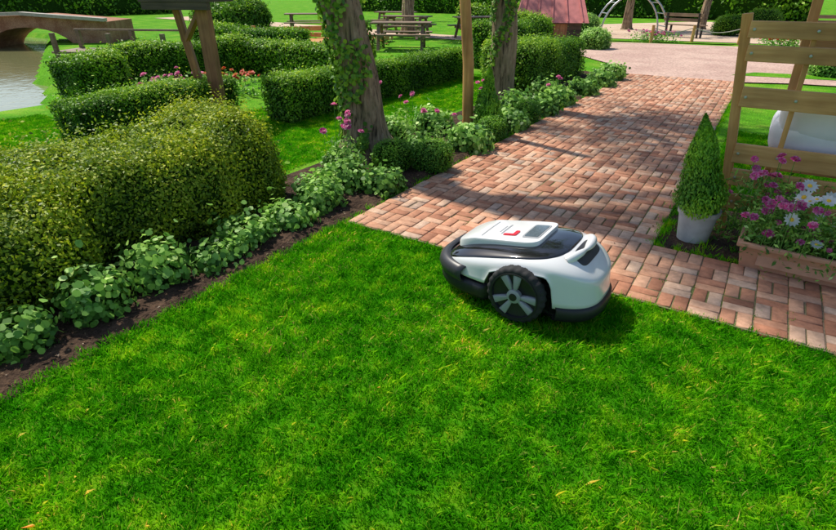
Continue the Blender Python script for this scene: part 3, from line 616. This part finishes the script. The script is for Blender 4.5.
for a in np.linspace(math.radians(112),math.radians(248),24):
    x,y=plan(np.array([a])); pts.append((x[0]*1.02,y[0]*1.02,.165))
Vb=[];m=len(pts)
prof=[(-.02,-.045),(.020,-.04),(.028,-.01),(.022,.015),(.004,.030),(-.03,.034)]
for (x,y,z) in pts:
    d=nrm(np.array([x,y*1.3])); 
    for (o_,zz) in prof: Vb.append((x+d[0]*o_,y+d[1]*o_,z+zz))
k=len(prof); F=[(i*k+j,i*k+j+1,(i+1)*k+j+1,(i+1)*k+j) for i in range(m-1) for j in range(k-1)]
o=fmesh('front_bumper',Vb,F,M['dgrey'],smooth=True,parent=mo); md=o.modifiers.new('s','SOLIDIFY'); md.thickness=.01
def wheel(side):
    w_=empty('wheel'); w_.parent=mo; w_.location=(UW,side*.30,RW-.012); w_.rotation_euler=(math.radians(90)*(1 if side<0 else -1),0,0); s_=RW/.150; w_.scale=(s_,s_,1)
    seg=96; prof=[(.095,-.035),(.138,-.035),(.149,-.026),(.150,.0),(.149,.022),(.140,.031),(.122,.034),(.116,.028)]
    V=[];th2=np.linspace(0,2*np.pi,seg,endpoint=False)
    for i,(r_,z_) in enumerate(prof):
        for j,a in enumerate(th2):
            rr=r_-(.005 if (r_>.137 and (j//2+ (0 if z_<0 else 1))%2) else 0); V.append((rr*math.cos(a),rr*math.sin(a),z_))
    F=[(i*seg+j,i*seg+(j+1)%seg,(i+1)*seg+(j+1)%seg,(i+1)*seg+j) for i in range(len(prof)-1) for j in range(seg)]
    fmesh('tyre',V,F,M['rubber'],parent=w_)
    lathe('rim',[(.124,.024),(.123,.037),(.117,.038),(.112,.020),(.05,.010),(.0,.010)],M['black'],w_,64)
    lathe('hub',[(.036,.012),(.036,.036),(.028,.042),(.0,.043)],M['lgrey'],w_,32); lathe('hub_cap',[(.020,.042),(.019,.047),(.0,.0475)],M['black'],w_,24)
    for i in range(3):
        a=math.radians(90+120*i+14)
        for dlt in (-1,1):
            r0,r1=.030,.119
            q=[(r0,a+dlt*.60),(r0,a+dlt*.05),(r1,a+dlt*.14),(r1,a+dlt*.50)]
            if dlt<0: q=q[::-1]
            V=[]
            for z_,k_ in ((.010,1.0),(.030,1.0),(.034,.84)):
                cx_=sum(r_*math.cos(b_) for r_,b_ in q)/4; cy_=sum(r_*math.sin(b_) for r_,b_ in q)/4
                for r_,b_ in q: V.append((cx_+(r_*math.cos(b_)-cx_)*k_,cy_+(r_*math.sin(b_)-cy_)*k_,z_))
            F=[(i_*4+j,i_*4+(j+1)%4,(i_+1)*4+(j+1)%4,(i_+1)*4+j) for i_ in range(2) for j in range(4)]+[(8,9,10,11)]
            fmesh('spoke',V,F,M['lgrey'],parent=w_)
    return w_
wheel(-1); wheel(1)
for sy in (-.15,.15):
    lathe('caster_wheel',[(.0,-.02),(.04,-.02),(.046,-.01),(.046,.01),(.04,.02),(.0,.02)],M['rubber'],mo,24,loc=(-.33,sy,.03),rot=(math.radians(90),0,0))
# ---------------------------------------------------------------- background furniture
def picnic(x,y,rz,s=1.0):
    e=empty('picnic_table',(x,y,0),rz); e.scale=(s,s,s)
    for i in range(5): box('top_board',(0,-.3+.15*i,.74),(1.8,.14,.04),M['grey_wood'],e)
    for sy in (-.7,.7):
        for k_ in (0,1): box('bench_board',(0,sy+(k_-.5)*.15,.44),(1.8,.14,.04),M['grey_wood'],e)
    for sx in (-.65,.65):
        beam('leg',(sx,-.65,0),(sx,-.25,.72),.09,.05,M['grey_wood'],e); beam('leg',(sx,.65,0),(sx,.25,.72),.09,.05,M['grey_wood'],e); box('bearer',(sx+.05,0,.39),(.05,1.6,.09),M['grey_wood'],e); box('top_bearer',(sx+.05,0,.69),(.05,.7,.06),M['grey_wood'],e)
picnic(-9.6,14.2,.5); picnic(-11.8,17.8,.2); picnic(-9.3,18.8,.9); picnic(-14.5,21,.3); picnic(-16.5,17.5,.7)
def bench(x,y,rz):
    e=empty('park_bench',(x,y,0),rz)
    for i in range(3): box('seat_slat',(0,-.14+.13*i,.44),(1.5,.11,.03),M['grey_wood'],e)
    for i in range(2): box('back_slat',(0,.24+.03*i,.62+.17*i),(1.5,.03,.11),M['grey_wood'],e)
    for sx in (-.6,.6): box('leg',(sx,-.12,.21),(.06,.06,.42),M['black'],e); beam('back_leg',(sx,.16,0),(sx,.3,.85),.06,.05,M['black'],e)
bench(-3.0,23.5,2.8); bench(1.5,24.5,3.3); bench(4.5,25,3.2); bench(-17,20,.4)
e=empty('playhouse',(-6.9,19.6,0),math.radians(25))
box('wall_body',(0,0,.35),(2.0,1.4,.7),M['darkwood'],e); 
V=[(-1.2,-.95,.62),(1.2,-.95,.62),(1.2,.95,.62),(-1.2,.95,.62),(-1.0,0,1.55),(1.0,0,1.55)]
me=D.meshes.new('roof'); me.from_pydata(V,[],[(0,1,5,4),(2,3,4,5),(1,2,5),(3,0,4),(0,3,2,1)]); me.materials.append(M['roofpink']); link(D.objects.new('roof',me),e)
for i in range(5): beam('roof_batten',(-1.0+.5*i,-.93,.66),(-.84+.42*i,-.02,1.57),.04,.03,M['roofpink'],e)
box('door',(.3,-.71,.3),(.45,.03,.56),M['redwood'],e); box('window',(-.5,-.71,.42),(.4,.03,.25),M['pine'],e)
e=empty('timber_play_beams',(-13,14.4,0),.2)
for (a,b_) in (((-2,-1.5,.14),(1.8,-1.8,.14)),((-2.1,1.6,.14),(1.9,1.6,.14)),((-2,-1.4,.14),(-2.1,1.5,.14)),((1.85,-1.7,.14),(1.9,1.5,.14)),((-1.4,0,.42),(1.2,.3,.5)),((-2.6,-.2,.30),(-1.5,-.8,.42))): beam('beam',a,b_,.16,.14,M['pineZ'],e)
for p in ((-1.4,0),(1.2,.3),(-2.6,-.2),(-1.5,-.8)): beam('support',(p[0],p[1],0),(p[0],p[1],.5),.12,.12,M['pineZ'],e)
e=empty('rope_fence')
pp=[(-3.6,20.6),(-2.4,21.2),(-1.0,21.4),(.5,21.4),(2.0,21.6),(3.5,21.9),(5.0,22.2)]
for i,(x,y) in enumerate(pp):
    tube('post',[(x,y,0),(x,y,.55)],[.055,.05],M['pineZ'],e,10)
    if i<len(pp)-1:
        x2,y2=pp[i+1]; tube('rope',[(x+(x2-x)*q,y+(y2-y)*q,.48-.14*math.sin(math.pi*q)) for q in np.linspace(0,1,9)],.014,M['stone'],e,6)
e=empty('climbing_arch',(-5.2,24.5,0),.5)
for dy in (-.5,.5): tube('hoop',[(1.3*math.cos(a),dy,1.5*math.sin(a)) for a in np.linspace(0,math.pi,17)],.035,M['metal'],e,8)
for a in np.linspace(.2,math.pi-.2,9): tube('rung',[(1.3*math.cos(a),-.5,1.5*math.sin(a)),(1.3*math.cos(a),.5,1.5*math.sin(a))],.02,M['metal'],e,6)
e=empty('brick_bridge',(-21.2,9.0,0),math.radians(38))
bm=bmesh.new(); W0,W1=7.0,2.6
pts=[(-W0,-.6),(-1.5,-.6)]+[(1.5*-math.cos(a),-.35+.85*math.sin(a)) for a in np.linspace(0,math.pi,15)]+[(1.5,-.6),(W1,-.6),(W1,.66),(0,.86),(-W0,.62)]
f=bm.faces.new([bm.verts.new((x,0,z)) for x,z in pts]); r=bmesh.ops.extrude_face_region(bm,geom=[f]); bmesh.ops.translate(bm,vec=(0,2.2,0),verts=[v for v in r['geom'] if isinstance(v,bmesh.types.BMVert)])
bmesh.ops.recalc_face_normals(bm,faces=bm.faces); me=D.meshes.new('wall'); bm.to_mesh(me); bm.free(); me.materials.append(M['wallbrick']); link(D.objects.new('wall',me),e)
beam('coping',(-W0,-.02,.68),(0,-.02,.92),.3,.1,M['stone'],e); beam('coping',(0,-.02,.92),(W1,-.02,.72),.3,.1,M['stone'],e)
e=empty('canal_jetty',(-15.0,8.6,0),.45)
for i in range(12): box('plank',(-1.6+.28*i,0,.12),(.25,1.1,.05),M['grey_wood'],e)
for sx in (-1.6,0,1.5):
    for sy in (-.5,.5): box('post',(sx,sy,.25),(.1,.1,.7),M['grey_wood'],e)
beam('handrail',(-1.7,.5,.62),(1.6,.5,.62),.07,.05,M['grey_wood'],e)
